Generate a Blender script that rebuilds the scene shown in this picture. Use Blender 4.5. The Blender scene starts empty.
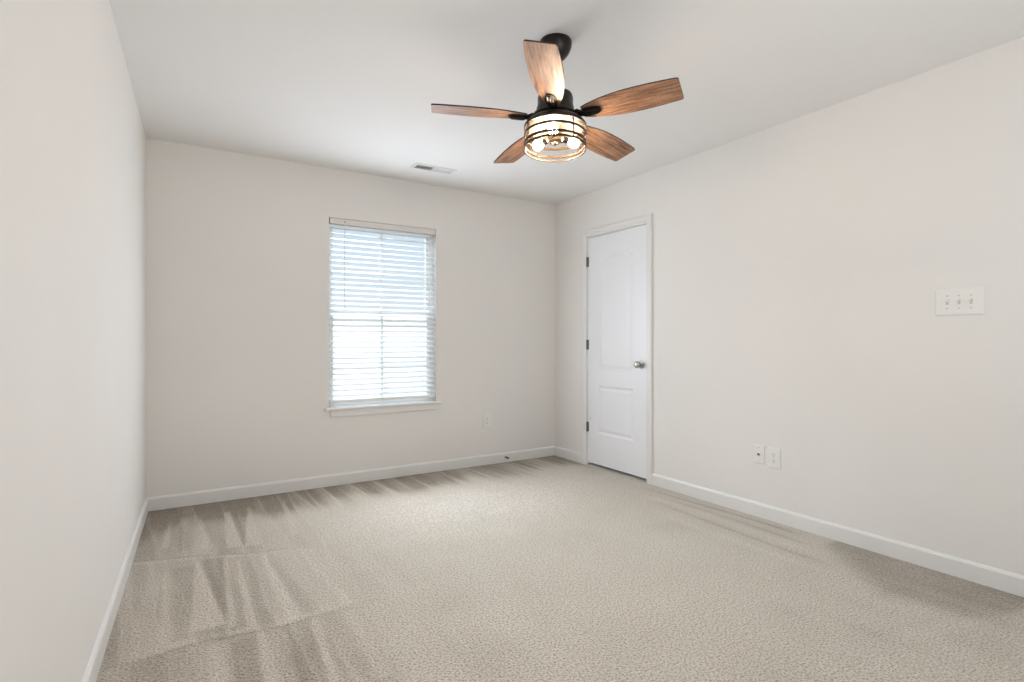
import bpy, bmesh, math, random
import numpy as np
from mathutils import Matrix, Vector

SC = bpy.context.scene
COL = SC.collection
PI = math.pi
R = math.radians

# ------------------------------------------------------------------ camera
CAM_H = 1.113
YAW = R(31.79)
cam_d = bpy.data.cameras.new('camera')
cam_d.sensor_width = 36.0
cam_d.lens = 540.5 / 1024 * 36.0
cam_d.clip_start = 0.02
cam = bpy.data.objects.new('camera', cam_d)
cam.location = (0, 0, CAM_H)
cam.rotation_euler = (PI / 2, 0, -YAW)
COL.objects.link(cam)
SC.camera = cam

# ------------------------------------------------------------------ view and world
SC.view_settings.view_transform = 'Standard'
SC.view_settings.look = 'None'
SC.view_settings.gamma = 1.0
SC.view_settings.use_curve_mapping = False
SC.view_settings.exposure = -0.03
try:
    SC.cycles.use_denoising = True
    SC.cycles.denoiser = 'OPENIMAGEDENOISE'
    SC.cycles.max_bounces = 14
    SC.cycles.diffuse_bounces = 8
    SC.cycles.transparent_max_bounces = 24
    SC.cycles.sample_clamp_indirect = 8.0
except Exception:
    pass

world = bpy.data.worlds.new('sky')
SC.world = world
world.use_nodes = True
wn = world.node_tree
wn.nodes.clear()
w_out = wn.nodes.new('ShaderNodeOutputWorld')
w_bg = wn.nodes.new('ShaderNodeBackground')
w_tc = wn.nodes.new('ShaderNodeTexCoord')
w_sep = wn.nodes.new('ShaderNodeSeparateXYZ')
w_ramp = wn.nodes.new('ShaderNodeValToRGB')
wn.links.new(w_tc.outputs['Generated'], w_sep.inputs[0])
wn.links.new(w_sep.outputs['Z'], w_ramp.inputs[0])
wn.links.new(w_ramp.outputs[0], w_bg.inputs[0])
wn.links.new(w_bg.outputs[0], w_out.inputs[0])
els = w_ramp.color_ramp.elements
els[0].position = 0.0
els[0].color = (0.86, 0.92, 0.98, 1)
els[1].position = 0.30
els[1].color = (0.62, 0.80, 0.98, 1)
w_bg.inputs[1].default_value = 0.95

# ------------------------------------------------------------------ large lights
def area_light(name, loc, target, sx, sy, power, colour):
    d = bpy.data.lights.new(name, 'AREA')
    d.shape = 'RECTANGLE'
    d.size, d.size_y = sx, sy
    d.energy = power
    d.color = colour
    o = bpy.data.objects.new(name, d)
    o.location = loc
    v = Vector(target) - Vector(loc)
    o.rotation_euler = v.to_track_quat('-Z', 'Y').to_euler()
    COL.objects.link(o)
    return o

# bright open sky above the window outside
area_light('daylight_outside', (1.15, 6.97, 3.7), (1.45, 4.3, 1.30), 3.0, 1.6, 600, (0.74, 0.88, 1.0))
# unseen lamp added inside the blinds for the daylight they spread
area_light('window_fill_light', (1.435, 4.225, 1.20), (1.435, 1.2, 1.12), 0.84, 1.08, 24.5, (0.92, 0.99, 1.10))
# fill light at the added window in the wall behind the camera
area_light('rear_fill_light', (1.45, -0.36, 1.45), (1.65, 2.4, 2.35), 1.9, 1.3, 18, (0.97, 0.995, 1.02))
BULB_POWER = 310.0

# ------------------------------------------------------------------ helpers
def tag(o, label=None, cat=None, group=None, kind=None):
    if label: o['label'] = label
    if cat: o['category'] = cat
    if group: o['group'] = group
    if kind: o['kind'] = kind
    return o

def empty(name, loc, rot=(0, 0, 0)):
    o = bpy.data.objects.new(name, None)
    o.empty_display_size = 0.1
    o.location = loc
    o.rotation_euler = rot
    COL.objects.link(o)
    return o

def obj(name, bm, mats, parent=None, smooth=False, loc=None):
    me = bpy.data.meshes.new(name)
    bmesh.ops.recalc_face_normals(bm, faces=bm.faces[:])
    bm.to_mesh(me)
    bm.free()
    for m in (mats if isinstance(mats, (list, tuple)) else [mats]):
        me.materials.append(m)
    if smooth:
        me.shade_smooth()
        try:
            me.set_sharp_from_angle(angle=R(38))
        except Exception:
            pass
    o = bpy.data.objects.new(name, me)
    COL.objects.link(o)
    if parent: o.parent = parent
    if loc: o.location = loc
    return o

def new(): return bmesh.new()

def box(bm, x0, y0, z0, x1, y1, z1, bevel=0.0, seg=2, mat=0):
    vs = [bm.verts.new(p) for p in ((x0,y0,z0),(x1,y0,z0),(x1,y1,z0),(x0,y1,z0),(x0,y0,z1),(x1,y0,z1),(x1,y1,z1),(x0,y1,z1))]
    fs = [bm.faces.new([vs[i] for i in q]) for q in ((0,3,2,1),(4,5,6,7),(0,1,5,4),(1,2,6,5),(2,3,7,6),(3,0,4,7))]
    for f in fs: f.material_index = mat
    if bevel > 0:
        es = list({e for f in fs for e in f.edges})
        bmesh.ops.bevel(bm, geom=es, offset=bevel, segments=seg, affect='EDGES', profile=0.5)
    return vs

def lathe(bm, prof, n=48, centre=(0, 0, 0), mat=0, caps=True, M=None):
    rings = []
    for (r, z) in prof:
        ring = []
        for k in range(n):
            a = 2 * PI * k / n
            p = Vector((centre[0] + r * math.cos(a), centre[1] + r * math.sin(a), centre[2] + z))
            ring.append(bm.verts.new(M @ p if M else p))
        rings.append(ring)
    for a, b in zip(rings[:-1], rings[1:]):
        for k in range(n):
            f = bm.faces.new((a[k], a[(k + 1) % n], b[(k + 1) % n], b[k]))
            f.material_index = mat
    if caps:
        bm.faces.new(rings[0][::-1]).material_index = mat
        bm.faces.new(rings[-1]).material_index = mat

def closed_lathe(bm, prof, n=64, centre=(0, 0, 0)):
    """profile is a closed loop: ring-shaped solid"""
    rings = []
    for (r, z) in prof:
        rings.append([bm.verts.new((centre[0] + r * math.cos(2*PI*k/n), centre[1] + r * math.sin(2*PI*k/n), centre[2] + z)) for k in range(n)])
    m = len(rings)
    for i in range(m):
        a, b = rings[i], rings[(i + 1) % m]
        for k in range(n):
            bm.faces.new((a[k], a[(k + 1) % n], b[(k + 1) % n], b[k]))

def tube(bm, pts, r, n=10, caps=True):
    pts = [Vector(p) for p in pts]
    rings = []
    up = Vector((0, 0, 1))
    for i, p in enumerate(pts):
        t = (pts[min(i + 1, len(pts) - 1)] - pts[max(i - 1, 0)]).normalized()
        s = t.cross(up)
        if s.length < 1e-4: s = t.cross(Vector((1, 0, 0)))
        s.normalize()
        q = s.cross(t).normalized()
        rr = r[i] if isinstance(r, (list, tuple)) else r
        rings.append([bm.verts.new(p + s * rr * math.cos(2*PI*k/n) + q * rr * math.sin(2*PI*k/n)) for k in range(n)])
    for a, b in zip(rings[:-1], rings[1:]):
        for k in range(n):
            bm.faces.new((a[k], a[(k + 1) % n], b[(k + 1) % n], b[k]))
    if caps:
        bm.faces.new(rings[0][::-1]); bm.faces.new(rings[-1])

def prism(bm, outline, d0, d1, M, mat=0, edge_mat=None):
    """outline (u,v) extruded from d0 to d1 along w; M maps (u,v,w) to space"""
    a = [bm.verts.new(M @ Vector((u, v, d0))) for u, v in outline]
    b = [bm.verts.new(M @ Vector((u, v, d1))) for u, v in outline]
    n = len(a)
    bm.faces.new(a[::-1]).material_index = mat
    bm.faces.new(b).material_index = mat
    for k in range(n):
        f = bm.faces.new((a[k], a[(k + 1) % n], b[(k + 1) % n], b[k]))
        f.material_index = mat if edge_mat is None else edge_mat

def profile_run(bm, p0, p1, prof, normal):
    """sweep a (depth, height) profile from p0 to p1 on the floor; depth along normal"""
    p0, p1, nn = Vector(p0), Vector(p1), Vector(normal)
    a = [bm.verts.new(p0 + nn * d + Vector((0, 0, z))) for d, z in prof]
    b = [bm.verts.new(p1 + nn * d + Vector((0, 0, z))) for d, z in prof]
    n = len(a)
    for k in range(n):
        bm.faces.new((a[k], a[(k + 1) % n], b[(k + 1) % n], b[k]))
    bm.faces.new(a[::-1]); bm.faces.new(b)

# ------------------------------------------------------------------ materials
def base_mat(name, col, rough=0.5, metal=0.0, spec=0.5):
    m = bpy.data.materials.new(name)
    m.use_nodes = True
    b = m.node_tree.nodes['Principled BSDF']
    b.inputs['Base Color'].default_value = (*col, 1)
    b.inputs['Roughness'].default_value = rough
    b.inputs['Metallic'].default_value = metal
    b.inputs['Specular IOR Level'].default_value = spec
    return m, m.node_tree, b

def noise_mat(name, col, rough=0.5, metal=0.0, scale=60, amount=0.03, bump=0.0, spec=0.5, bump_scale=None, stretch=(1, 1, 1)):
    m, nt, b = base_mat(name, col, rough, metal, spec)
    tc = nt.nodes.new('ShaderNodeTexCoord')
    mp = nt.nodes.new('ShaderNodeMapping')
    mp.inputs['Scale'].default_value = stretch
    nz = nt.nodes.new('ShaderNodeTexNoise')
    nz.inputs['Scale'].default_value = scale
    nz.inputs['Detail'].default_value = 4
    rp = nt.nodes.new('ShaderNodeValToRGB')
    rp.color_ramp.elements[0].position = 0.25
    rp.color_ramp.elements[1].position = 0.75
    rp.color_ramp.elements[0].color = (*[max(0, c * (1 - amount)) for c in col], 1)
    rp.color_ramp.elements[1].color = (*[min(1, c * (1 + amount)) for c in col], 1)
    nt.links.new(tc.outputs['Object'], mp.inputs[0])
    nt.links.new(mp.outputs[0], nz.inputs['Vector'])
    nt.links.new(nz.outputs['Fac'], rp.inputs[0])
    nt.links.new(rp.outputs[0], b.inputs['Base Color'])
    if bump:
        bp = nt.nodes.new('ShaderNodeBump')
        bp.inputs['Strength'].default_value = bump
        bp.inputs['Distance'].default_value = 0.002
        nb = nz
        if bump_scale:
            nb = nt.nodes.new('ShaderNodeTexNoise')
            nb.inputs['Scale'].default_value = bump_scale
            nb.inputs['Detail'].default_value = 3
            nt.links.new(mp.outputs[0], nb.inputs['Vector'])
        nt.links.new(nb.outputs['Fac'], bp.inputs['Height'])
        nt.links.new(bp.outputs[0], b.inputs['Normal'])
    return m

M_WALL = noise_mat('wall_paint', (0.775, 0.759, 0.734), 0.75, scale=2.0, amount=0.012, bump=0.08, bump_scale=220, spec=0.25)
M_CEIL = noise_mat('ceiling_paint', (0.80, 0.795, 0.785), 0.85, scale=2.0, amount=0.01, bump=0.08, bump_scale=180, spec=0.2)
M_TRIM = noise_mat('trim_paint', (0.755, 0.75, 0.735), 0.35, scale=8, amount=0.01)
M_DOOR = noise_mat('door_paint', (0.80, 0.81, 0.835), 0.38, scale=6, amount=0.01, bump=0.05, bump_scale=90, stretch=(1, 1, 0.15))
M_PLATE = noise_mat('plate_plastic', (0.80, 0.79, 0.765), 0.3, scale=20, amount=0.01)
M_SLOT = noise_mat('dark_slot', (0.03, 0.03, 0.03), 0.6, scale=40, amount=0.2)
M_SCREW = noise_mat('painted_screw', (0.55, 0.54, 0.52), 0.35, scale=90, amount=0.05)
M_VINYL = noise_mat('window_vinyl', (0.88, 0.88, 0.88), 0.35, scale=10, amount=0.01)
M_NICKEL = noise_mat('satin_nickel', (0.50, 0.49, 0.47), 0.28, 1.0, scale=120, amount=0.08)
M_HINGE = noise_mat('hinge_metal', (0.22, 0.215, 0.21), 0.4, 1.0, scale=120, amount=0.1)
M_BRONZE = noise_mat('dark_bronze', (0.030, 0.026, 0.022), 0.38, 0.75, scale=70, amount=0.25)
M_CAGE = noise_mat('cage_bronze', (0.034, 0.025, 0.018), 0.42, 0.4, scale=60, amount=0.3)
M_BRASS = noise_mat('aged_brass', (0.16, 0.11, 0.065), 0.35, 0.7, scale=60, amount=0.2)
M_PAN = noise_mat('champagne_metal', (0.11, 0.08, 0.052), 0.5, 0.3, scale=40, amount=0.06)
M_RAIL = noise_mat('blind_rail', (0.70, 0.685, 0.66), 0.45, scale=20, amount=0.01)
M_CORD = noise_mat('white_cord', (0.80, 0.79, 0.77), 0.7, scale=300, amount=0.06)
M_BLACK = noise_mat('black_rubber', (0.02, 0.02, 0.02), 0.6, scale=80, amount=0.2)
M_DARK_DUCT = noise_mat('duct_inside', (0.16, 0.16, 0.16), 0.7, scale=30, amount=0.2)

def slat_material():
    m = bpy.data.materials.new('blind_slat')
    m.use_nodes = True
    nt = m.node_tree
    nt.nodes.clear()
    out = nt.nodes.new('ShaderNodeOutputMaterial')
    mix = nt.nodes.new('ShaderNodeMixShader')
    mix.inputs[0].default_value = 0.32
    p = nt.nodes.new('ShaderNodeBsdfPrincipled')
    p.inputs['Roughness'].default_value = 0.45
    t = nt.nodes.new('ShaderNodeBsdfTranslucent')
    t.inputs[0].default_value = (0.93, 0.93, 0.92, 1)
    nz = nt.nodes.new('ShaderNodeTexNoise')
    nz.inputs['Scale'].default_value = 12
    rp = nt.nodes.new('ShaderNodeValToRGB')
    rp.color_ramp.elements[0].color = (0.86, 0.86, 0.85, 1)
    rp.color_ramp.elements[1].color = (0.89, 0.89, 0.88, 1)
    tc = nt.nodes.new('ShaderNodeTexCoord')
    nt.links.new(tc.outputs['Object'], nz.inputs['Vector'])
    nt.links.new(nz.outputs['Fac'], rp.inputs[0])
    nt.links.new(rp.outputs[0], p.inputs['Base Color'])
    nt.links.new(p.outputs[0], mix.inputs[1])
    nt.links.new(t.outputs[0], mix.inputs[2])
    nt.links.new(mix.outputs[0], out.inputs[0])
    return m
M_SLAT = slat_material()

def thin_glass(name, tint, gloss):
    m = bpy.data.materials.new(name)
    m.use_nodes = True
    nt = m.node_tree
    nt.nodes.clear()
    out = nt.nodes.new('ShaderNodeOutputMaterial')
    mix = nt.nodes.new('ShaderNodeMixShader')
    tr = nt.nodes.new('ShaderNodeBsdfTransparent')
    tr.inputs[0].default_value = (*tint, 1)
    gl = nt.nodes.new('ShaderNodeBsdfGlossy')
    gl.inputs['Roughness'].default_value = 0.03
    lw = nt.nodes.new('ShaderNodeLayerWeight')
    lw.inputs[0].default_value = gloss
    sc = nt.nodes.new('ShaderNodeMath'); sc.operation = 'MULTIPLY'
    sc.inputs[1].default_value = 0.45
    nt.links.new(lw.outputs['Fresnel'], sc.inputs[0])
    nt.links.new(sc.outputs[0], mix.inputs[0])
    nt.links.new(tr.outputs[0], mix.inputs[1])
    nt.links.new(gl.outputs[0], mix.inputs[2])
    nt.links.new(mix.outputs[0], out.inputs[0])
    return m
M_GLASS = thin_glass('window_glass', (0.97, 0.985, 0.99), 0.25)
M_SHADE = thin_glass('clear_shade_glass', (0.97, 0.95, 0.92), 0.22)

def screen_material():
    m = bpy.data.materials.new('insect_screen_mesh')
    m.use_nodes = True
    nt = m.node_tree
    nt.nodes.clear()
    out = nt.nodes.new('ShaderNodeOutputMaterial')
    mix = nt.nodes.new('ShaderNodeMixShader')
    mix.inputs[0].default_value = 0.16
    tr = nt.nodes.new('ShaderNodeBsdfTransparent')
    d = nt.nodes.new('ShaderNodeBsdfTranslucent')
    d.inputs[0].default_value = (0.92, 0.92, 0.92, 1)
    nt.links.new(tr.outputs[0], mix.inputs[1])
    nt.links.new(d.outputs[0], mix.inputs[2])
    nt.links.new(mix.outputs[0], out.inputs[0])
    return m
M_SCREEN = screen_material()

def bulb_material():
    m = bpy.data.materials.new('glowing_bulb')
    m.use_nodes = True
    nt = m.node_tree
    nt.nodes.clear()
    out = nt.nodes.new('ShaderNodeOutputMaterial')
    e = nt.nodes.new('ShaderNodeEmission')
    bb = nt.nodes.new('ShaderNodeBlackbody')
    bb.inputs[0].default_value = 4900
    e.inputs[1].default_value = BULB_POWER
    nt.links.new(bb.outputs[0], e.inputs[0])
    nt.links.new(e.outputs[0], out.inputs[0])
    return m
M_BULB = bulb_material()

def wood_material():
    m, nt, b = base_mat('weathered_wood', (0.3, 0.16, 0.09), 0.5)
    tc = nt.nodes.new('ShaderNodeTexCoord')
    oi = nt.nodes.new('ShaderNodeObjectInfo')
    add = nt.nodes.new('ShaderNodeVectorMath'); add.operation = 'ADD'
    mul = nt.nodes.new('ShaderNodeVectorMath'); mul.operation = 'SCALE'
    mul.inputs['Scale'].default_value = 3.0
    comb = nt.nodes.new('ShaderNodeCombineXYZ')
    nt.links.new(oi.outputs['Random'], comb.inputs[1])
    nt.links.new(comb.outputs[0], mul.inputs[0])
    nt.links.new(tc.outputs['Object'], add.inputs[0])
    nt.links.new(mul.outputs[0], add.inputs[1])
    mp = nt.nodes.new('ShaderNodeMapping')
    mp.inputs['Scale'].default_value = (2.2, 34, 6)
    nt.links.new(add.outputs[0], mp.inputs[0])
    n1 = nt.nodes.new('ShaderNodeTexNoise')
    n1.inputs['Scale'].default_value = 2.6
    n1.inputs['Detail'].default_value = 9
    n1.inputs['Roughness'].default_value = 0.68
    nt.links.new(mp.outputs[0], n1.inputs['Vector'])
    mp2 = nt.nodes.new('ShaderNodeMapping')
    mp2.inputs['Scale'].default_value = (60, 7, 1)
    nt.links.new(add.outputs[0], mp2.inputs[0])
    n2 = nt.nodes.new('ShaderNodeTexNoise')      # cross saw marks
    n2.inputs['Scale'].default_value = 2.0
    n2.inputs['Detail'].default_value = 3
    nt.links.new(mp2.outputs[0], n2.inputs['Vector'])
    r1 = nt.nodes.new('ShaderNodeValToRGB')
    cr = r1.color_ramp
    cr.elements[0].position = 0.38; cr.elements[0].color = (0.095, 0.052, 0.032, 1)
    cr.elements[1].position = 0.66; cr.elements[1].color = (0.52, 0.31, 0.19, 1)
    e = cr.elements.new(0.50); e.color = (0.32, 0.165, 0.092, 1)
    nt.links.new(n1.outputs['Fac'], r1.inputs[0])
    r2 = nt.nodes.new('ShaderNodeValToRGB')
    r2.color_ramp.elements[0].position = 0.36; r2.color_ramp.elements[0].color = (0.55, 0.52, 0.50, 1)
    r2.color_ramp.elements[1].position = 0.50; r2.color_ramp.elements[1].color = (1, 1, 1, 1)
    nt.links.new(n2.outputs['Fac'], r2.inputs[0])
    mx = nt.nodes.new('ShaderNodeMix'); mx.data_type = 'RGBA'; mx.blend_type = 'MULTIPLY'
    mx.inputs[0].default_value = 0.28
    nt.links.new(r1.outputs[0], mx.inputs[6])
    nt.links.new(r2.outputs[0], mx.inputs[7])
    nt.links.new(mx.outputs[2], b.inputs['Base Color'])
    bp = nt.nodes.new('ShaderNodeBump')
    bp.inputs['Strength'].default_value = 0.25
    bp.inputs['Distance'].default_value = 0.002
    nt.links.new(n1.outputs['Fac'], bp.inputs['Height'])
    nt.links.new(bp.outputs[0], b.inputs['Normal'])
    return m
M_WOOD = wood_material()
M_WOOD_EDGE = noise_mat('dark_blade_edge', (0.035, 0.022, 0.016), 0.55, scale=40, amount=0.3)

def carpet_material():
    """cut-pile carpet: the 'pile' attribute holds how the vacuum left the pile, plus painted window light and shade"""
    m, nt, b = base_mat('beige_carpet', (0.5, 0.44, 0.37), 0.95, spec=0.05)
    tc = nt.nodes.new('ShaderNodeTexCoord')
    at = nt.nodes.new('ShaderNodeAttribute')
    at.attribute_name = 'pile'
    tuft = nt.nodes.new('ShaderNodeTexNoise')
    tuft.inputs['Scale'].default_value = 120
    tuft.inputs['Detail'].default_value = 3
    tuft.inputs['Roughness'].default_value = 0.6
    nt.links.new(tc.outputs['Object'], tuft.inputs['Vector'])
    vor = nt.nodes.new('ShaderNodeTexVoronoi')
    vor.inputs['Scale'].default_value = 115
    nt.links.new(tc.outputs['Object'], vor.inputs['Vector'])
    big = nt.nodes.new('ShaderNodeTexNoise')
    big.inputs['Scale'].default_value = 3.2
    big.inputs['Detail'].default_value = 4
    nt.links.new(tc.outputs['Object'], big.inputs['Vector'])
    # pile colour
    rp = nt.nodes.new('ShaderNodeValToRGB')
    rp.color_ramp.elements[0].position = 0.0; rp.color_ramp.elements[0].color = (0.19, 0.148, 0.096, 1)
    rp.color_ramp.elements[1].position = 1.0; rp.color_ramp.elements[1].color = (0.65, 0.60, 0.525, 1)
    e = rp.color_ramp.elements.new(0.5); e.color = (0.50, 0.452, 0.378, 1)
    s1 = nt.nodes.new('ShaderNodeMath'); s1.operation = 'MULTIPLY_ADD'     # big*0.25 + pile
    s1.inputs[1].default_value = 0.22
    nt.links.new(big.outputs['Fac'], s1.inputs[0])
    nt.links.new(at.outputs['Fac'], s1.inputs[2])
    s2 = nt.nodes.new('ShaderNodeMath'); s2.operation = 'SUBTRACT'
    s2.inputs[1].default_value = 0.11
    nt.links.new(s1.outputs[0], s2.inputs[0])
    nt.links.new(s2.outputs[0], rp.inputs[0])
    tr = nt.nodes.new('ShaderNodeValToRGB')
    tr.color_ramp.elements[0].position = 0.33; tr.color_ramp.elements[0].color = (0.33, 0.30, 0.26, 1)
    tr.color_ramp.elements[1].position = 0.57; tr.color_ramp.elements[1].color = (1.22, 1.22, 1.21, 1)
    nt.links.new(tuft.outputs['Fac'], tr.inputs[0])
    mx = nt.nodes.new('ShaderNodeMix'); mx.data_type = 'RGBA'; mx.blend_type = 'MULTIPLY'
    mx.inputs[0].default_value = 0.85
    nt.links.new(rp.outputs[0], mx.inputs[6])
    nt.links.new(tr.outputs[0], mx.inputs[7])
    nt.links.new(mx.outputs[2], b.inputs['Base Color'])
    b.inputs['Sheen Weight'].default_value = 0.35
    b.inputs['Sheen Roughness'].default_value = 0.6
    h = nt.nodes.new('ShaderNodeMath'); h.operation = 'SUBTRACT'
    nt.links.new(tuft.outputs['Fac'], h.inputs[0])
    nt.links.new(vor.outputs['Distance'], h.inputs[1])
    bp = nt.nodes.new('ShaderNodeBump')
    bp.inputs['Strength'].default_value = 0.7
    bp.inputs['Distance'].default_value = 0.006
    nt.links.new(h.outputs[0], bp.inputs['Height'])
    nt.links.new(bp.outputs[0], b.inputs['Normal'])
    return m
M_CARPET = carpet_material()

# ------------------------------------------------------------------ room shell
YB, XR, YR, H = 4.262, 3.137, -0.42, 2.44
def xl(y): return -0.172 + (y - YB) * 0.0324      # the left wall runs slightly off square
TH = 0.13

def wall_grid(us, zs, holes, thick, M):
    """wall of grid cells over breaks us x zs, minus hole cells; M maps (u, depth, z)"""
    bm = new()
    F, B = {}, {}
    for i, u in enumerate(us):
        for j, z in enumerate(zs):
            F[i, j] = bm.verts.new(M @ Vector((u, 0, z)))
            B[i, j] = bm.verts.new(M @ Vector((u, thick, z)))
    cells = {(i, j) for i in range(len(us) - 1) for j in range(len(zs) - 1)} - set(holes)
    for (i, j) in cells:
        bm.faces.new((F[i, j], F[i + 1, j], F[i + 1, j + 1], F[i, j + 1]))
        bm.faces.new((B[i, j], B[i, j + 1], B[i + 1, j + 1], B[i + 1, j]))
        for (di, dj, p, q) in ((-1, 0, (i, j), (i, j + 1)), (1, 0, (i + 1, j), (i + 1, j + 1)), (0, -1, (i, j), (i + 1, j)), (0, 1, (i, j + 1), (i + 1, j + 1))):
            if (i + di, j + dj) not in cells:
                bm.faces.new((F[p], F[q], B[q], B[p]))
    return bm

WX0, WX1, WZ0, WZ1 = 0.990, 1.879, 0.585, 2.064
bm = wall_grid([-0.6, WX0, WX1, XR + TH], [-0.06, WZ0, WZ1, H], [(1, 1)], TH, Matrix.Translation((0, YB, 0)))
tag(obj('wall_back', bm, M_WALL), 'off-white painted back wall holding the window with blinds', 'wall', kind='structure')

DY0, DY1, DZ1 = 3.043, 3.783, 2.047       # door opening in the right wall
Mr = Matrix.Translation((XR, 0, 0)) @ Matrix(((0, 1, 0, 0), (1, 0, 0, 0), (0, 0, 1, 0), (0, 0, 0, 1)))
bm = wall_grid([YR - TH, DY0, DY1, YB], [-0.06, 0.0, DZ1, H], [(1, 1)], TH, Mr)
tag(obj('wall_right', bm, M_WALL), 'off-white painted right wall with the white panel door', 'wall', kind='structure')

bm = new()
prism(bm, [(xl(YR - TH), YR - TH), (xl(YB), YB), (xl(YB) - TH, YB), (xl(YR - TH) - TH, YR - TH)], -0.06, H, Matrix.Identity(4))
tag(obj('wall_left', bm, M_WALL), 'bare off-white painted wall along the left side', 'wall', kind='structure')

RX0, RX1, RZ0, RZ1 = 0.45, 2.45, 0.75, 2.12
Mb = Matrix.Translation((0, YR, 0)) @ Matrix(((1, 0, 0, 0), (0, -1, 0, 0), (0, 0, 1, 0), (0, 0, 0, 1)))
bm = wall_grid([-0.6, RX0, RX1, XR + TH], [-0.06, RZ0, RZ1, H], [(1, 1)], TH, Mb)
tag(obj('wall_rear', bm, M_WALL), 'off-white painted wall behind the viewer', 'wall', kind='structure')

bm = new()
box(bm, -0.6, YR - TH, H, XR + TH, YB + TH, H + 0.1)
tag(obj('ceiling', bm, M_CEIL), 'flat white painted ceiling above the fan', 'ceiling', kind='structure')

# floor: carpet on a fine grid that carries the vacuum marks and painted window light in the pile
def smooth(a, lo, hi):
    t = np.clip((a - lo) / (hi - lo), 0, 1)
    return t * t * (3 - 2 * t)

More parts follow.
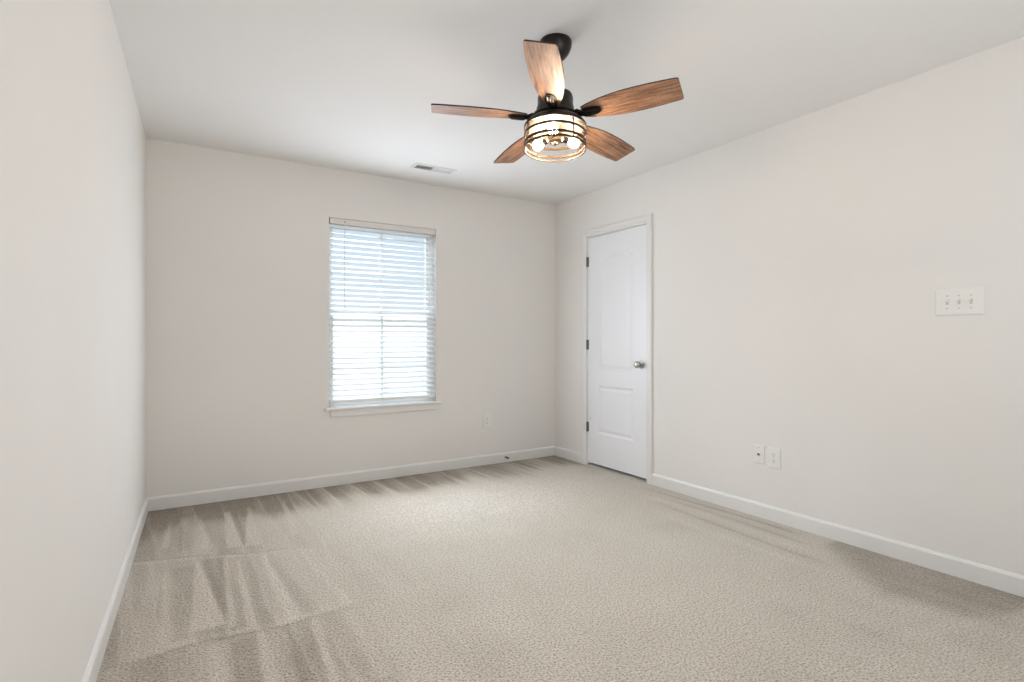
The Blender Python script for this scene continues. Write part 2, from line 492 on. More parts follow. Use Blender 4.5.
def carpet():
    x0, x1, y0, y1 = -0.34, XR + 0.02, YR - 0.02, YB + 0.02
    st = 0.0125
    nx, ny = int((x1 - x0) / st) + 1, int((y1 - y0) / st) + 1
    X, Y = np.meshgrid(np.linspace(x0, x1, nx), np.linspace(y0, y1, ny), indexing='ij')
    rng = np.random.RandomState(11)
    P = np.full(X.shape, 0.52)
    # strokes at right angles to the back wall, one row behind the other
    rows = [(3.16, 4.40), (2.29, 3.16), (1.35, 2.29), (0.4, 1.35)]
    def row_edge(i):
        if i < 0: return np.full_like(X, 4.40)
        if i == 0: return 3.265 - 0.36 * np.minimum(X, 1.2) + 0.012 * np.sin(X * 15)
        return rows[i][0] + 0.012 * np.sin(X * 11 + i) - 0.03 * X
    for ri, (ya, yb) in enumerate(rows):
        edge = row_edge(ri)
        top = row_edge(ri - 1)
        t = np.clip((Y - edge) / (top - edge), 0, 1)
        inrow = smooth(Y, edge - 0.010, edge + 0.010) * (1 - smooth(Y, top - 0.010, top + 0.010))
        xs = -0.40
        acc = np.zeros_like(X)
        while xs < 3.3:
            w = rng.uniform(0.045, 0.12)
            lean = rng.uniform(-0.09, 0.03)
            taper = rng.uniform(0.1, 1.0)
            v = rng.choice([-1, 1]) * rng.uniform(0.35, 1.0)
            c = xs + w / 2 + lean * (t - 0.5) + 0.006 * np.sin(t * 9 + xs * 30)
            hw = w / 2 * (1 - taper * t)
            acc += v * (1 - smooth(np.abs(X - c), hw - 0.007, hw + 0.007))
            # the light ridge that the machine leaves on one side of a stroke
            acc += rng.uniform(0.2, 1.6) * np.exp(-((X - c - hw) / 0.009) ** 2)
            xs += w * rng.uniform(0.7, 1.2)
        # a bright lip with a dark crease where the stroke stopped
        acc += 0.8 * np.exp(-((Y - edge - 0.022) / 0.016) ** 2) * (0.5 + 0.5 * np.sin(X * 23 + ri * 2))
        acc -= 0.9 * np.exp(-((Y - edge - 0.001) / 0.007) ** 2)
        left = 1 - smooth(X, 0.30, 1.10)
        if ri == 0: amt = 0.22 * np.maximum(0.45 * left, 0.06 + 0.90 * smooth(Y, 3.66 + 0.10 * np.sin(X * 5), 3.95))
        elif ri == 1: amt = 0.09 * left + 0.02
        elif ri == 2: amt = 0.08 * (1 - smooth(X, 0.45, 1.1)) + 0.015
        else: amt = 0.03 + 0 * X
        P += amt * inrow * np.clip(acc, -1.3, 1.5)
    # creases and lips where a row of strokes ended
    for i, x0_, x1_, a_ in ((0, -0.3, 0.62, 1.0), (1, -0.1, 0.62, 1.0)):
        e_ = row_edge(i)
        wgt = a_ * smooth(X, x0_, x0_ + 0.1) * (1 - smooth(X, x1_ - 0.12, x1_ + 0.06)) * (0.65 + 0.35 * np.sin(X * 31 + i * 2))
        P -= 0.20 * wgt * np.exp(-((Y - e_) / 0.009) ** 2)
        P += 0.16 * wgt * np.exp(-((Y - e_ - (0.030 if i else -0.030)) / 0.022) ** 2)
    # the clearest single strokes: light wedges, dark wedges and the bright ridges between them
    def wedge_mark(ya, xa0, xa1, yb, xb0, xb1, val):
        t = np.clip((Y - yb) / (ya - yb), 0, 1)
        l, r = xb0 + (xa0 - xb0) * t, xb1 + (xa1 - xb1) * t
        m = smooth(X, l - 0.006, l + 0.006) * (1 - smooth(X, r - 0.006, r + 0.006))
        return val * m * smooth(Y, yb - 0.008, yb + 0.008) * (1 - smooth(Y, ya - 0.03, ya + 0.01))
    for mk in ((3.17, 0.083, 0.087, 2.40, 0.045, 0.160, 0.27), (3.16, 0.205, 0.221, 2.36, 0.172, 0.196, 0.24), (3.16, 0.10, 0.20, 2.42, 0.162, 0.172, -0.14),
               (3.07, 0.255, 0.267, 2.31, 0.232, 0.262, 0.26), (3.08, 0.366, 0.384, 2.30, 0.375, 0.436, 0.22), (3.02, 0.55, 0.565, 2.32, 0.60, 0.640, 0.14),
               (3.10, -0.06, -0.04, 2.36, -0.06, -0.02, 0.15), (3.12, -0.02, 0.07, 2.36, -0.01, 0.035, -0.10),
               (4.14, -0.032, -0.018, 3.45, -0.070, -0.040, 0.22), (3.98, 0.262, 0.290, 3.27, 0.225, 0.300, 0.22), (4.00, 0.295, 0.400, 3.28, 0.303, 0.312, -0.20),
               (4.02, 0.400, 0.414, 3.25, 0.318, 0.400, 0.20), (4.05, 0.62, 0.64, 3.30, 0.545, 0.600, 0.16), (3.95, 0.12, 0.13, 3.32, 0.10, 0.16, 0.16),
               (4.10, 0.02, 0.10, 3.35, 0.00, 0.07, -0.10),
               (2.27, 0.455, 0.470, 1.70, 0.415, 0.440, 0.24), (2.27, 0.36, 0.452, 1.70, 0.33, 0.410, -0.16), (2.26, 0.258, 0.275, 1.75, 0.235, 0.275, 0.22),
               (2.26, 0.17, 0.255, 1.75, 0.16, 0.232, -0.13), (2.27, 0.10, 0.165, 1.80, 0.09, 0.14, 0.14), (2.26, 0.59, 0.61, 1.75, 0.56, 0.61, 0.13)):
        P += wedge_mark(*mk)
    # pile brushed away from the window wall, with shade under the window painted in
    rag = 0.10 * np.sin(X * 7.3) + 0.06 * np.sin(X * 19.0 + 1) + 0.03 * np.sin(X * 47.0)
    P -= 0.42 * smooth(Y, 3.66 + rag, 4.02 + 0.5 * rag)
    P -= 0.16 * (1 - smooth(X, 0.1, 1.0)) * smooth(Y, 1.0, 2.2)
    # long strokes beside the right wall
    for c, w, v, a, b_ in ((3.03, 0.016, -1, 1.8, 2.9), (2.93, 0.02, -0.6, 1.7, 2.7), (2.86, 0.03, 0.5, 1.6, 2.9), (2.78, 0.02, -0.7, 1.5, 2.6), (2.66, 0.03, 0.4, 1.4, 2.4)):
        cc = c + 0.02 * np.sin(Y * 3 + c * 9)
        P += 0.30 * v * np.exp(-((X - cc) / w) ** 2) * smooth(Y, a - 0.1, a + 0.1) * (1 - smooth(Y, b_ - 0.2, b_ + 0.2))
    edge_y = 1.62 - 0.02 * (X - 2.6)
    wedge = smooth(X - (2.55 + (1.25 - Y) * -0.25 + np.abs(Y - 1.15) * 0.55), 0.0, 0.22) * (1 - smooth(Y, edge_y - 0.03, edge_y + 0.03)) * smooth(Y, 0.72 + 0.06 * (3.1 - X), 0.80 + 0.10 * (3.1 - X))
    P -= 0.30 * wedge
    P += 0.10 * np.exp(-((Y - (0.76 + 0.28 * (3.0 - X) ** 1.0)) / 0.03) ** 2) * smooth(X, 2.0, 2.5)
    P += 0.50 * np.exp(-((X - 1.8) / 1.0) ** 2 - ((Y - 3.3) / 0.55) ** 2) * (1 - smooth(Y, 3.60, 3.90))  # pool of window light painted into the pile tone
    # soft footprints and unevenness
    for _ in range(120):
        cx, cy = rng.uniform(0, 3.1), rng.uniform(0.6, 4.1)
        s1, s2 = rng.uniform(0.04, 0.12), rng.uniform(0.08, 0.25)
        an = rng.uniform(0, PI)
        u = (X - cx) * math.cos(an) + (Y - cy) * math.sin(an)
        v = -(X - cx) * math.sin(an) + (Y - cy) * math.cos(an)
        P += rng.uniform(-0.07, 0.07) * np.exp(-(u / s1) ** 2 - (v / s2) ** 2)
    P = np.clip(P, 0.02, 0.98)
    Z = 0.004 * (P - 0.5)
    Z[0, :] = Z[-1, :] = Z[:, 0] = Z[:, -1] = 0
    verts = np.stack([X.ravel(), Y.ravel(), Z.ravel()], 1)
    idx = np.arange(nx * ny).reshape(nx, ny)
    quads = np.stack([idx[:-1, :-1], idx[1:, :-1], idx[1:, 1:], idx[:-1, 1:]], -1).reshape(-1, 4)
    me = bpy.data.meshes.new('floor')
    me.vertices.add(len(verts)); me.vertices.foreach_set('co', verts.ravel().astype(np.float32))
    me.loops.add(quads.size); me.loops.foreach_set('vertex_index', quads.ravel().astype(np.int32))
    me.polygons.add(len(quads))
    me.polygons.foreach_set('loop_start', np.arange(0, quads.size, 4, dtype=np.int32))
    me.update(calc_edges=True)
    me.validate()
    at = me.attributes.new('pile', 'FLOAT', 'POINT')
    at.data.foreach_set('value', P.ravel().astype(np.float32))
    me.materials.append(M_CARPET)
    me.shade_smooth()
    o = bpy.data.objects.new('floor', me)
    COL.objects.link(o)
    return tag(o, 'beige cut-pile carpet with vacuum stroke marks', 'carpet', kind='structure')
carpet()

# ------------------------------------------------------------------ baseboards
BB = [(0.0, 0.0), (0.013, 0.0), (0.013, 0.076), (0.0105, 0.081), (0.0065, 0.087), (0.0, 0.090)]
nl = Vector((1, -0.0324, 0)).normalized()
for nm, p0, p1, nrm, lab in (
        ('baseboard_back', (xl(YB), YB, 0), (XR, YB, 0), (0, -1, 0), 'white baseboard along the foot of the window wall'),
        ('baseboard_left', (xl(YR), YR, 0), (xl(YB), YB, 0), nl, 'white baseboard along the foot of the bare left wall'),
        ('baseboard_right', (XR, YR, 0), (XR, 2.990, 0), (-1, 0, 0), 'long white baseboard below the outlets, from the door casing forward'),
        ('baseboard_corner', (XR, 3.838, 0), (XR, YB, 0), (-1, 0, 0), 'short white baseboard between the door casing and the corner'),
        ('baseboard_rear', (xl(YR), YR, 0), (XR, YR, 0), (0, 1, 0), 'white baseboard behind the viewer')):
    bm = new()
    profile_run(bm, p0, p1, BB, nrm)
    tag(obj(nm, bm, M_TRIM), lab, 'baseboard', kind='structure')

# ------------------------------------------------------------------ door with casing
def casing_profile_box(bm, y0, y1, z0, z1, inner):
    """flat casing board with a thin stepped bead on its inner side"""
    box(bm, XR - 0.014, y0, z0, XR, y1, z1, 0.003)

bm = new()
CW = 0.054
# casing as one mitred frame: two legs and a head, profiled
def mitred(bm, path, prof, xface):
    """path of (y,z) inner corners with outward offsets; prof is (offset outward, projection)"""
    secs = []
    (y0, y1, zt) = path
    for off, pr in prof:
        pts = [(y1 + off, 0.0), (y1 + off, zt + off), (y0 - off, zt + off), (y0 - off, 0.0)]
        secs.append([bm.verts.new((xface - pr, y, z)) for y, z in pts])
    n = len(secs)
    for i in range(n):
        a, b = secs[i], secs[(i + 1) % n]
        for k in range(3):
            bm.faces.new((a[k], a[k + 1], b[k + 1], b[k]))
    bm.faces.new([s[0] for s in secs]); bm.faces.new([s[3] for s in secs][::-1])
mitred(bm, (DY0 + 0.006 - 0.006, DY1, DZ1), [(0.0, 0.0), (0.0, 0.008), (0.006, 0.011), (0.020, 0.011), (0.026, 0.016), (CW - 0.004, 0.018), (CW, 0.015), (CW, 0.0)], XR)
tag(obj('trim_1', bm, M_TRIM), 'white moulded casing around the closet door', 'door casing', kind='structure')

bm = new()   # jamb lining inside the opening, with the stop
JT = 0.010
for (y0, y1, z0, z1) in ((DY0, DY0 + JT, 0, DZ1), (DY1 - JT, DY1, 0, DZ1), (DY0 + JT, DY1 - JT, DZ1 - JT, DZ1)):
    box(bm, XR - 0.001, y0, z0, XR + TH, y1, z1)
tag(obj('trim_2', bm, M_TRIM), 'white jamb lining the door opening', 'door jamb', kind='structure')

def door():
    sy0, sy1, sz0, sz1 = DY0 + JT + 0.003, DY1 - JT - 0.003, 0.028, DZ1 - JT - 0.004
    xf = XR + 0.004            # face of the slab
    bm = new()
    # panels, outlines in (y, z), counter-clockwise
    py0, py1 = 3.206, 3.637
    def arch(in_):
        a0, a1, zb, zs, zc = py0 + in_, py1 - in_, 0.856 + in_, 1.815 - in_, 1.875 - in_
        pts = [(a0, zb), (a1, zb)]
        n = 18
        for k in range(n + 1):
            t = k / n
            y = a1 + (a0 - a1) * t
            # eyebrow arch with small shoulders
            q = abs(2 * t - 1)
            pts.append((y, zs + (zc - zs) * (1 - q ** 2.3)))
        return pts
    def rect(in_):
        return [(py0 + in_, 0.300 + in_), (py1 - in_, 0.300 + in_), (py1 - in_, 0.722 - in_), (py0 + in_, 0.722 - in_)]
    # moulding section: (inset, depth behind the face); the panel field is raised back towards the face
    steps = [(0.0, 0.0), (0.004, 0.004), (0.012, 0.0085), (0.022, 0.0085), (0.040, 0.0030), (0.044, 0.0022)]
    rings0 = []
    for fn in (arch, rect):
        prev = None
        for ins, dep in steps:
            cur = [bm.verts.new((xf + dep, y, z)) for y, z in fn(ins)]
            if prev is None: rings0.append(cur)
            else:
                n = len(cur)
                for k in range(n):
                    bm.faces.new((prev[k], prev[(k + 1) % n], cur[(k + 1) % n], cur[k]))
            prev = cur
        bm.faces.new(prev)
    # flat face around the two panels
    A, B_ = rings0
    def v(y, z): return bm.verts.new((xf, y, z))
    c00, c10, c11, c01 = v(sy0, sz0), v(sy1, sz0), v(sy1, sz1), v(sy0, sz1)
    mid0, mid1 = v(sy0, 0.79), v(sy1, 0.79)
    # lower panel surround
    bm.faces.new((c00, c10, B_[1], B_[0]))
    bm.faces.new((c10, mid1, B_[2], B_[1]))
    bm.faces.new((mid1, mid0, B_[3], B_[2]))
    bm.faces.new((mid0, c00, B_[0], B_[3]))
    # upper panel surround
    bm.faces.new((mid0, mid1, A[1], A[0]))
    bm.faces.new((mid1, c11, A[2], A[1]))
    bm.faces.new([c11, c01] + [A[k] for k in range(len(A) - 1, 1, -1)])
    bm.faces.new((c01, mid0, A[0], A[len(A) - 1]))
    # sides and back
    t = 0.035
    ring = [c00, c10, mid1, c11, c01, mid0]
    back = [bm.verts.new((xf + t, q.co.y, q.co.z)) for q in ring]
    for k in range(6):
        bm.faces.new((ring[k], back[k], back[(k + 1) % 6], ring[(k + 1) % 6]))
    bm.faces.new(back)
    d = obj('door_1', bm, M_DOOR)
    tag(d, 'white two-panel door with arched upper panel in the right wall', 'door', kind='structure')
    for z in (1.822, 1.080, 0.345):
        bm = new()
        lathe(bm, [(0.0055, -0.044), (0.0062, -0.043), (0.0062, 0.043), (0.0055, 0.044)], 14, (XR - 0.006, sy1 + 0.004, z))
        box(bm, XR - 0.003, sy1 - 0.012, z - 0.043, XR + 0.0045, sy1 + 0.014, z + 0.043)
        h = obj('hinge', bm, M_HINGE, d, smooth=True)
        h['label'] = 'dark metal hinge'
    # knob, built along -x from the face
    ky, kz = 3.111, 0.925
    Mk = Matrix.Translation((xf, ky, kz)) @ Matrix.Rotation(-PI / 2, 4, 'Y')
    bm = new()
    lathe(bm, [(0.0315, 0.0), (0.0325, 0.004), (0.030, 0.009), (0.018, 0.012), (0.0125, 0.016)], 36, M=Mk)
    k = obj('door_knob', bm, M_NICKEL, d, smooth=True)
    k['label'] = 'satin nickel round knob'
    bm = new()
    lathe(bm, [(0.0115, 0.012), (0.0115, 0.030), (0.017, 0.036), (0.0255, 0.043), (0.0275, 0.052), (0.025, 0.061), (0.017, 0.067), (0.006, 0.069)], 36, M=Mk)
    obj('knob_grip', bm, M_NICKEL, k, smooth=True)
    bm = new()
    box(bm, XR - 0.0005, DY0 - 0.001 + JT, kz - 0.030, XR + 0.03, DY0 + JT + 0.0025, kz + 0.030)
    obj('strike_plate', bm, M_NICKEL, d)
    bm = new()
    Ms = Matrix.Translation((xf, sy1 - 0.035, 0.425)) @ Matrix.Rotation(-PI / 2, 4, 'Y')
    lathe(bm, [(0.007, 0.0), (0.007, 0.002), (0.0045, 0.004)], 16, M=Ms)
    obj('screw_cap', bm, M_SCREW, d, smooth=True)
door()
# closet side seen through the gap under the door
bm = new()
box(bm, XR + TH, DY0 - 0.2, -0.06, XR + TH + 0.04, DY1 + 0.2, H)
tag(obj('wall_closet', bm, M_WALL), 'painted closet wall behind the closed door', 'wall', kind='structure')

# ------------------------------------------------------------------ window
def window():
    fy = YB + 0.070
    bm = new()
    fw = 0.022
    def frame(bm, x0, z0, x1, z1, w, y0, y1):
        box(bm, x0, y0, z0, x0 + w, y1, z1, 0.002)
        box(bm, x1 - w, y0, z0, x1, y1, z1, 0.002)
        box(bm, x0 + w, y0, z1 - w, x1 - w, y1, z1, 0.002)
        box(bm, x0 + w, y0, z0, x1 - w, y1, z0 + w, 0.002)
    frame(bm, WX0, WZ0, WX1, WZ1, fw, fy, fy + 0.06)
    w = obj('window_1', bm, M_VINYL)
    tag(w, 'white single-hung window with divided panes behind the blinds', 'window', kind='structure')
    zm = 1.332
    ax0, ax1 = WX0 + fw, WX1 - fw
    for nm, z0, z1, yy in (('upper_sash', zm - 0.018, WZ1 - fw, fy + 0.032), ('lower_sash', WZ0 + fw, zm + 0.018, fy + 0.008)):
        bm = new()
        frame(bm, ax0, z0, ax1, z1, 0.030, yy, yy + 0.022)
        s = obj(nm, bm, M_VINYL, w)
        bm = new()
        box(bm, ax0 + 0.030, yy + 0.010, z0 + 0.030, ax1 - 0.030, yy + 0.013, z1 - 0.030)
        obj('pane', bm, M_GLASS, s)
        bm = new()
        xm, zc = (ax0 + ax1) / 2, (z0 + z1) / 2
        box(bm, xm - 0.009, yy + 0.006, z0 + 0.030, xm + 0.009, yy + 0.017, z1 - 0.030)
        box(bm, ax0 + 0.030, yy + 0.0065, zc - 0.009, ax1 - 0.030, yy + 0.0165, zc + 0.009)
        obj('muntin', bm, M_VINYL, s)
    bm = new()
    box(bm, ax0, fy + 0.056, WZ0 + fw, ax1, fy + 0.0575, zm)
    obj('insect_screen', bm, M_SCREEN, w)
    # stool and apron
    bm = new()
    box(bm, 0.954, YB - 0.034, 0.580, 1.921, YB, 0.602, 0.006, 3)
    box(bm, WX0 + 0.001, YB - 0.002, 0.581, WX1 - 0.001, fy, 0.601)
    obj('window_sill', bm, M_TRIM, w)
    bm = new()
    box(bm, 1.000, YB - 0.017, 0.530, 1.872, YB, 0.580, 0.003)
    obj('apron', bm, M_TRIM, w)
window()

# added window behind the viewer, put in to light the room
def fill_window():
    bm = new()
    w = 0.05
    y0, y1 = YR - 0.12, YR - 0.06
    for (x0, z0, x1, z1) in ((RX0, RZ0, RX0 + w, RZ1), (RX1 - w, RZ0, RX1, RZ1), (RX0 + w, RZ1 - w, RX1 - w, RZ1), (RX0 + w, RZ0, RX1 - w, RZ0 + w), ((RX0 + RX1) / 2 - 0.03, RZ0 + w, (RX0 + RX1) / 2 + 0.03, RZ1 - w)):
        box(bm, x0, y0, z0, x1, y1, z1)
    o = obj('added_window', bm, M_VINYL)
    tag(o, 'wide white window added in the wall behind the viewer to light the room', 'window', kind='structure')
    bm = new()
    box(bm, RX0 + w, YR - 0.10, RZ0 + w, RX1 - w, YR - 0.096, RZ1 - w)
    obj('pane', bm, M_GLASS, o)
fill_window()

# ------------------------------------------------------------------ blind
def blind():
    yc = YB + 0.030
    x0, x1 = WX0 + 0.006, WX1 - 0.006
    t = empty('window_blind', ((x0 + x1) / 2, yc, WZ1))
    tag(t, 'white horizontal slat blind lowered over the window', 'window blind')
    inv = Matrix.Translation((-(x0 + x1) / 2, -yc, -WZ1))
    def part(nm, bm, m, par=t, **k):
        bm.transform(inv)
        return obj(nm, bm, m, par, **k)
    bm = new()
    box(bm, x0, YB - 0.004, WZ1 - 0.046, x1, YB + 0.052, WZ1 - 0.003, 0.004)
    part('headrail', bm, M_RAIL)
    pitch = 0.0418
    tilt = R(23)
    ztop = WZ1 - 0.075
    n = 32
    zs = [ztop - k * pitch for k in range(n)]
    prev = None
    cy, dz = math.cos(tilt), math.sin(tilt)
    for k in range(n):
        if prev is None:
            bm = new()
            W, T = 0.050, 0.0028
            up, dn = [], []
            for j in range(7):
                s = -0.5 + j / 6
                y = s * W
                crown = 0.0022 * (1 - (2 * s) ** 2)
                yy, zz = y * cy - crown * dz, y * dz + crown * cy
                up.append((yy, zz + T / 2)); dn.append((yy, zz - T / 2))
            loop = up + dn[::-1]
            a = [bm.verts.new((x0 + 0.004, y, z)) for y, z in loop]
            b = [bm.verts.new((x1 - 0.004, y, z)) for y, z in loop]
            m_ = len(loop)
            for q in range(m_):
                bm.faces.new((a[q], a[(q + 1) % m_], b[(q + 1) % m_], b[q]))
            bm.faces.new(a[::-1]); bm.faces.new(b)
            bm.transform(Matrix.Translation((-(x0 + x1) / 2, 0, 0)))
            prev = obj('slat', bm, M_SLAT, t, smooth=True)
            s_ = prev
        else:
            s_ = prev.copy()
            COL.objects.link(s_)
        s_.location = (0, 0, zs[k] - WZ1)
    zb = zs[-1]
    bm = new()
    box(bm, x0 + 0.003, yc - 0.026, zb - 0.060, x1 - 0.003, yc + 0.026, zb - 0.038, 0.004)
    part('bottom_rail', bm, M_PLATE)
    for xx in (x0 + 0.115, (x0 + x1) / 2, x1 - 0.115):
        bm = new()
        for yy in (yc - 0.0262, yc + 0.0262):
            tube(bm, [(xx, yy, WZ1 - 0.046), (xx, yy, zb - 0.036)], 0.0009, 6)
        for z in zs:
            tube(bm, [(xx, yc - 0.0262, z - 0.0100), (xx, yc + 0.0262, z + 0.0055)], 0.0006, 4)
        part('ladder_cord', bm, M_CORD)
    bm = new()      # tilt wand
    wx = x0 + 0.112
    tube(bm, [(wx, YB - 0.010, WZ1 - 0.030), (wx, YB - 0.011, WZ1 - 0.060), (wx, YB - 0.008, WZ1 - 0.70)], [0.0022, 0.0036, 0.0036], 8)
    w = part('tilt_wand', bm, M_CORD)
    bm = new()
    lathe(bm, [(0.0035, 0), (0.006, 0.006), (0.006, 0.014), (0.0035, 0.018)], 12, (wx, YB - 0.0095, WZ1 - 0.036))
    part('wand_hook', bm, M_SCREW, w)
    bm = new()      # lift cords with tassel
    lx = x1 - 0.062
    for dx in (-0.004, 0.004):
        tube(bm, [(lx + dx, YB - 0.008, WZ1 - 0.030), (lx + dx, YB - 0.008, WZ1 - 0.62)], 0.0012, 6)
    lc = part('lift_cord', bm, M_CORD)
    bm = new()
    lathe(bm, [(0.003, 0), (0.008, -0.012), (0.0095, -0.034), (0.006, -0.040)], 14, (lx, YB - 0.008, WZ1 - 0.615))
    part('tassel', bm, M_PLATE, lc, smooth=True)
blind()

# ------------------------------------------------------------------ wall plates
def plate_frame(pos, facing):
    """local u (right as seen), v (up), w (out of the wall)"""
    if facing == 'right_wall':     # outward normal -x; seen from the room, +u runs towards -y
        return Matrix.Translation(pos) @ Matrix(((0, 0, -1, 0), (-1, 0, 0, 0), (0, 1, 0, 0), (0, 0, 0, 1)))
    return Matrix.Translation(pos) @ Matrix(((1, 0, 0, 0), (0, 0, -1, 0), (0, 1, 0, 0), (0, 0, 0, 1)))

def plate_mesh(w, h, d=0.0062):
    bm = new()
    secs = [(0.0, 0.0), (0.0, d * 0.45), (0.003, d * 0.85), (0.006, d)]
    prev = None
    for ins, z in secs:
        a, b = w / 2 - ins, h / 2 - ins
        cur = [bm.verts.new(p) for p in ((-a, -b, z), (a, -b, z), (a, b, z), (-a, b, z))]
        if prev:
            for k in range(4): bm.faces.new((prev[k], prev[(k + 1) % 4], cur[(k + 1) % 4], cur[k]))
        else: bm.faces.new(cur[::-1])
        prev = cur
    bm.faces.new(prev)
    return bm

def fixture(name, label, cat, pos, facing):
    t = empty(name, (0, 0, 0))
    t.matrix_world = plate_frame(pos, facing)
    return tag(t, label, cat)

def screw(t, u, v, d=0.0062):
    bm = new()
    lathe(bm, [(0.0038, d - 0.001), (0.0038, d + 0.0006), (0.0025, d + 0.0013)], 14, (u, v, 0))
    return obj('screw', bm, M_SCREW, t, smooth=True)

def slotmat(): return M_SLOT

def outlet(t):
    """duplex receptacle: two rounded faces with slots and ground hole"""
    for s in (1, -1):
        vy = 0.0195 * s
        bm = new()
        pts = []
        for k in range(28):
            a = 2 * PI * k / 28
            x, y = 0.0172 * math.cos(a), 0.0172 * math.sin(a)
            pts.append((x, max(-0.0140, min(0.0140, y)) + vy))
        prism(bm, pts, 0.004, 0.0078, Matrix.Identity(4))
        r = obj('receptacle', bm, M_PLATE, t)
        bm = new()
        box(bm, -0.0078, vy + 0.0000, 0.0070, -0.0052, vy + 0.0090, 0.0081)
        obj('slot', bm, M_SLOT, r)
        bm = new()
        box(bm, 0.0052, vy + 0.0010, 0.0070, 0.0076, vy + 0.0080, 0.0081)
        obj('slot', bm, M_SLOT, r)
        bm = new()
        lathe(bm, [(0.0026, 0.0070), (0.0026, 0.0081)], 12, (0, vy - 0.0070, 0))
        obj('ground_hole', bm, M_SLOT, r)
    screw(t, 0, 0)

t = fixture('outlet_plate', 'white duplex outlet plate low on the right wall, just right of the cable plate', 'outlet', (XR, 1.984, 0.389), 'right_wall')
obj('plate', plate_mesh(0.082, 0.126), M_PLATE, t)
outlet(t)

t = fixture('outlet_plate', 'white duplex outlet plate low on the back wall, right of the window', 'outlet', (2.374, YB, 0.394), 'back_wall')
obj('plate', plate_mesh(0.078, 0.122), M_PLATE, t)
outlet(t)

t = fixture('cable_plate', 'white cable plate with one dark socket, just left of the outlet on the right wall', 'cable plate', (XR, 2.087, 0.396), 'right_wall')
obj('plate', plate_mesh(0.078, 0.118), M_PLATE, t)
bm = new()
lathe(bm, [(0.0075, 0.005), (0.0075, 0.0095), (0.0050, 0.0096), (0.0050, 0.016), (0.0036, 0.0165)], 18)
s_ = obj('coax_socket', bm, M_HINGE, t, smooth=True)
s_['label'] = 'dark round cable socket'
screw(t, 0, 0.042); screw(t, 0, -0.042)

t = fixture('light_switch_plate', 'white triple light switch plate at shoulder height on the right wall', 'light switch', (XR, 1.055, 1.298), 'right_wall')
obj('plate', plate_mesh(0.186, 0.128), M_PLATE, t)
for k, u in enumerate((-0.046, 0.0, 0.046)):
    bm = new()
    # toggle bat pointing down, in a shallow collar
    prism(bm, [(-0.0052, -0.0120), (0.0052, -0.0120), (0.0052, 0.0120), (-0.0052, 0.0120)], 0.0055, 0.0076, Matrix.Translation((u, 0, 0)))
    g = obj('toggle_collar', bm, M_SCREW, t)
    bm = new()
    vs = [(-0.0040, 0.006), (0.0040, 0.006), (0.0040, -0.006), (-0.0040, -0.006)]
    sgn = 1
    a = [bm.verts.new((u + x, y, 0.007)) for x, y in vs]
    b = [bm.verts.new((u + x * 0.8, y * 0.55 + 0.0085 * sgn, 0.0185)) for x, y in vs]
    bm.faces.new(a); bm.faces.new(b[::-1])
    for q in range(4): bm.faces.new((a[q], a[(q + 1) % 4], b[(q + 1) % 4], b[q]))
    obj('toggle', bm, M_PLATE, g)
    screw(t, u, 0.030); screw(t, u, -0.030)

# ------------------------------------------------------------------ door stop on the back baseboard
t = empty('door_stop', (2.566, YB - 0.014, 0.046))
tag(t, 'small dark door stop sticking out of the back baseboard, right of the outlet', 'door stop')
Ms = Matrix.Rotation(PI / 2, 4, 'X')
bm = new()
lathe(bm, [(0.011, 0.0), (0.011, 0.003), (0.006, 0.006), (0.004, 0.008)], 18, M=Ms)
obj('base', bm, M_HINGE, t, smooth=True)
bm = new()
pts = [(0.0052 * math.cos(k * 0.7), -0.006 - k * 0.0003, 0.0052 * math.sin(k * 0.7)) for k in range(90)]
tube(bm, pts, 0.0011, 6)
obj('spring', bm, M_HINGE, t, smooth=True)
bm = new()
lathe(bm, [(0.007, 0.031), (0.0085, 0.034), (0.0085, 0.043), (0.006, 0.046)], 18, M=Ms)
obj('tip', bm, M_BLACK, t, smooth=True)

# ------------------------------------------------------------------ ceiling register
def register():
    x0, x1, y0, y1 = 1.512, 1.848, 3.790, 3.912
    cx, cy = (x0 + x1) / 2, (y0 + y1) / 2
    t = empty('ceiling_vent', (cx, cy, H))
    tag(t, 'white slotted air register in the ceiling near the window wall', 'ceiling vent')
    w, h = (x1 - x0) / 2, (y1 - y0) / 2
    bm = new()
    prev = None
    for ins, z in ((0.0, 0.0), (0.0, -0.003), (0.004, -0.007), (0.020, -0.008), (0.020, 0.0)):
        cur = [bm.verts.new(p) for p in ((-w + ins, -h + ins, z), (w - ins, -h + ins, z), (w - ins, h - ins, z), (-w + ins, h - ins, z))]
        if prev:
            for k in range(4): bm.faces.new((prev[k], prev[(k + 1) % 4], cur[(k + 1) % 4], cur[k]))
        prev = cur
    obj('frame', bm, M_TRIM, t)
    bm = new()
    box(bm, -w + 0.018, -h + 0.018, -0.0012, w - 0.018, h - 0.018, -0.0004)
    b = obj('duct_opening', bm, M_DARK_DUCT, t)
    iw = w - 0.020
    n = 20
    for k in range(n):
        x = -iw + (k + 0.5) * 2 * iw / n
        lean = R(38) if k < n * 0.42 else R(-38)
        bm = new()
        box(bm, -0.0006, -h + 0.020, -0.0058, 0.0006, h - 0.020, 0.0058)
        bm.transform(Matrix.Translation((x, 0, -0.0058)) @ Matrix.Rotation(lean, 4, 'Y') @ Matrix.Scale(0.85, 4, Vector((0, 0, 1))))
        obj('louver', bm, M_TRIM, t)
    for sx in (-1, 1):
        bm = new()
        lathe(bm, [(0.0035, -0.0075), (0.0035, -0.0088), (0.002, -0.0095)], 12, (sx * (w - 0.010), 0, 0))
        obj('screw', bm, M_SCREW, t, smooth=True)
register()

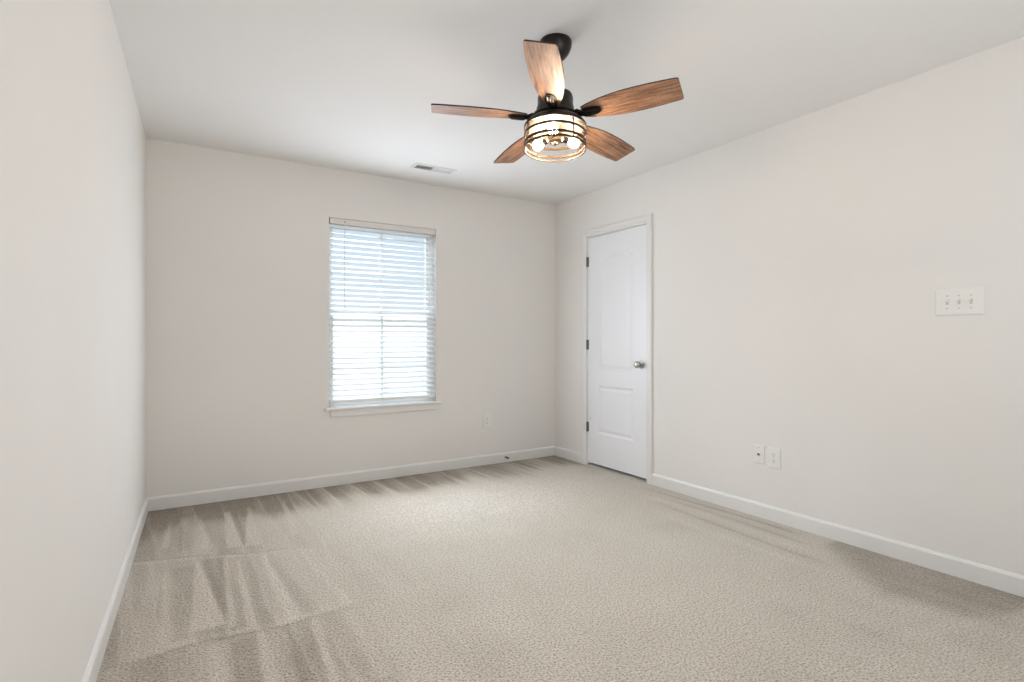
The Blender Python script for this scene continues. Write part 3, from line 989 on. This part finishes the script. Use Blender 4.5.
# ------------------------------------------------------------------ ceiling fan
def fan():
    t = empty('ceiling_fan', (1.427, 1.935, H))
    tag(t, 'five-blade ceiling fan with wood blades and caged glass light', 'ceiling fan')
    # canopy
    bm = new()
    lathe(bm, [(0.069, 0.0), (0.071, -0.004), (0.071, -0.020), (0.067, -0.036), (0.058, -0.055), (0.044, -0.072), (0.030, -0.082), (0.020, -0.085)], 48)
    obj('canopy', bm, M_BRONZE, t, smooth=True)
    # everything below hangs from the ball and leans a little
    nrm = Vector((0.0538, 0.0608, 1)).normalized()
    Q = Vector((0, 0, 1)).rotation_difference(nrm).to_matrix().to_4x4()
    T = Matrix.Translation((0, 0, -0.040)) @ Q @ Matrix.Translation((0, 0, 0.040))
    def hang(o, local=Matrix.Identity(4)):
        o.matrix_local = T @ local
        return o
    bm = new()
    lathe(bm, [(0.0125, -0.045), (0.0125, -0.235)], 24)
    hang(obj('downrod', bm, M_BRONZE, t, smooth=True))
    bm = new()
    lathe(bm, [(0.017, -0.165), (0.024, -0.172), (0.026, -0.222), (0.060, -0.243), (0.074, -0.250), (0.078, -0.262), (0.078, -0.300), (0.082, -0.306), (0.082, -0.330), (0.072, -0.338)], 56)
    hang(obj('motor_housing', bm, M_BRONZE, t, smooth=True))
    ZB = -0.351
    # rotor plate that carries the blades, and the dome of the light kit below it
    bm = new()
    lathe(bm, [(0.070, -0.336), (0.098, -0.340), (0.102, -0.346), (0.102, -0.352), (0.095, -0.358), (0.060, -0.360)], 56)
    hang(obj('flywheel', bm, M_BRONZE, t, smooth=True))
    bm = new()
    lathe(bm, [(0.055, -0.358), (0.090, -0.360), (0.112, -0.367), (0.128, -0.379), (0.1365, -0.390), (0.1365, -0.395), (0.120, -0.392), (0.060, -0.380), (0.040, -0.380)], 64)
    dome = hang(obj('light_fitter', bm, M_CAGE, t, smooth=True))
    bm = new()
    lathe(bm, [(0.125, -0.3935), (0.125, -0.3950), (0.118, -0.3990), (0.050, -0.3970), (0.016, -0.3970), (0.016, -0.3935)], 64)
    pan = hang(obj('reflector_pan', bm, M_PAN, t, smooth=True))
    pan['label'] = 'pale champagne metal pan above the bulbs'
    # blades
    out_r = [(0.128, 0.030), (0.150, 0.039), (0.185, 0.049), (0.225, 0.0575), (0.275, 0.0650), (0.325, 0.0685), (0.375, 0.0690), (0.425, 0.0680), (0.475, 0.0652), (0.515, 0.0622), (0.529, 0.0605), (0.535, 0.0580), (0.5377, 0.053)]
    outline = [(r, -w) for r, w in out_r] + [(r, w) for r, w in out_r[::-1]]
    bm = new()
    prism(bm, outline, -0.003, 0.003, Matrix.Identity(4), 0, 1)
    blade0 = obj('blade', bm, [M_WOOD, M_WOOD_EDGE], t)
    # bracket: arm from the flywheel, ribbed shield plate under the blade
    bm = new()
    sh = []
    for k in range(24):
        a = 2 * PI * k / 24
        sh.append((0.166 + 0.044 * math.copysign(abs(math.cos(a)) ** 0.75, math.cos(a)), 0.0255 * math.copysign(abs(math.sin(a)) ** 0.75, math.sin(a)) * (1 - 0.16 * math.cos(a))))
    prism(bm, sh, -0.0085, -0.003, Matrix.Identity(4))
    for yy in (-0.0125, 0.0, 0.0125):
        tube(bm, [(0.130, yy, -0.0090), (0.140, yy, -0.0125), (0.190, yy * 0.9, -0.0125), (0.202, yy * 0.85, -0.0090)], [0.003, 0.0045, 0.0042, 0.0028], 8)
    Mp = Matrix.Rotation(R(-12.5), 4, 'X')
    bm.transform(Mp)
    tube(bm, [(0.085, -0.010, 0.002), (0.105, -0.012, 0.005), (0.122, -0.010, -0.003), (0.142, -0.006, -0.007)], [0.0085, 0.0085, 0.0075, 0.006], 10)
    tube(bm, [(0.085, 0.010, 0.000), (0.105, 0.012, 0.001), (0.122, 0.010, -0.006), (0.142, 0.006, -0.009)], [0.0085, 0.0085, 0.0075, 0.006], 10)
    brk0 = obj('blade_bracket', bm, M_BRONZE, t, smooth=True)
    for k in range(5):
        bl = blade0 if k == 0 else blade0.copy()
        br = brk0 if k == 0 else brk0.copy()
        if k:
            COL.objects.link(bl); COL.objects.link(br)
        L = Matrix.Translation((0, 0, ZB)) @ Matrix.Rotation(R(-131.9 + 72 * k), 4, 'Z')
        hang(bl, L @ Mp)
        hang(br, L)
    # cage: four rings and uprights
    ZT = -0.3935
    bm = new()
    for z0, z1, r, th in ((ZT - 0.010, ZT, 0.1365, 0.004), (ZT - 0.043, ZT - 0.032, 0.1365, 0.004), (ZT - 0.081, ZT - 0.070, 0.1365, 0.004), (ZT - 0.099, ZT - 0.091, 0.1365, 0.005)):
        closed_lathe(bm, [(r, z0), (r, z1), (r - th, z1), (r - th, z0)], 72)
    for k in range(4):
        a = R(-92 + 31 - 31.8 + 90 * k)
        Mu = Matrix.Rotation(a, 4, 'Z')
        b2 = new()
        box(b2, 0.1335, -0.0035, ZT - 0.096, 0.1376, 0.0035, ZT - 0.002)
        b2.transform(Mu)
        me = bpy.data.meshes.new('tmp'); b2.to_mesh(me); b2.free(); bm.from_mesh(me); bpy.data.meshes.remove(me)
    hang(obj('cage', bm, M_CAGE, t, smooth=True))
    bm = new()
    closed_lathe(bm, [(0.1300, ZT - 0.094), (0.1300, ZT + 0.001), (0.1280, ZT + 0.001), (0.1280, ZT - 0.094)], 72)
    g = hang(obj('glass_shade', bm, M_SHADE, t, smooth=True))
    # socket cluster and bulbs
    bm = new()
    lathe(bm, [(0.016, ZT + 0.012), (0.016, ZT - 0.018), (0.034, ZT - 0.026), (0.038, ZT - 0.036), (0.038, ZT - 0.054), (0.030, ZT - 0.064), (0.012, ZT - 0.068), (0.010, ZT - 0.076), (0.004, ZT - 0.080)], 40)
    hang(obj('socket_cluster', bm, M_BRASS, t, smooth=True))
    Mloc = [Matrix.Rotation(R(a - 31.8), 4, 'Z') for a in (20, 140, 260)]
    bm = new()
    lathe(bm, [(0.0, -0.001), (0.0135, 0.0), (0.0145, 0.026), (0.012, 0.030)], 20, caps=False)
    Ms_ = Matrix.Translation((0.034, 0, ZT - 0.044)) @ Matrix.Rotation(R(98), 4, 'Y')
    bm.transform(Ms_)
    sock0 = obj('bulb_socket', bm, M_BRONZE, t, smooth=True)
    bm = new()
    lathe(bm, [(0.010, 0.028), (0.012, 0.034), (0.019, 0.046), (0.0225, 0.058), (0.0205, 0.070), (0.013, 0.079), (0.004, 0.082)], 24)
    bm.transform(Ms_)
    bulb0 = obj('bulb', bm, M_BULB, t, smooth=True)
    for k in range(3):
        s = sock0 if k == 0 else sock0.copy()
        b = bulb0 if k == 0 else bulb0.copy()
        if k:
            COL.objects.link(s); COL.objects.link(b)
        hang(s, Mloc[k]); hang(b, Mloc[k])
fan()
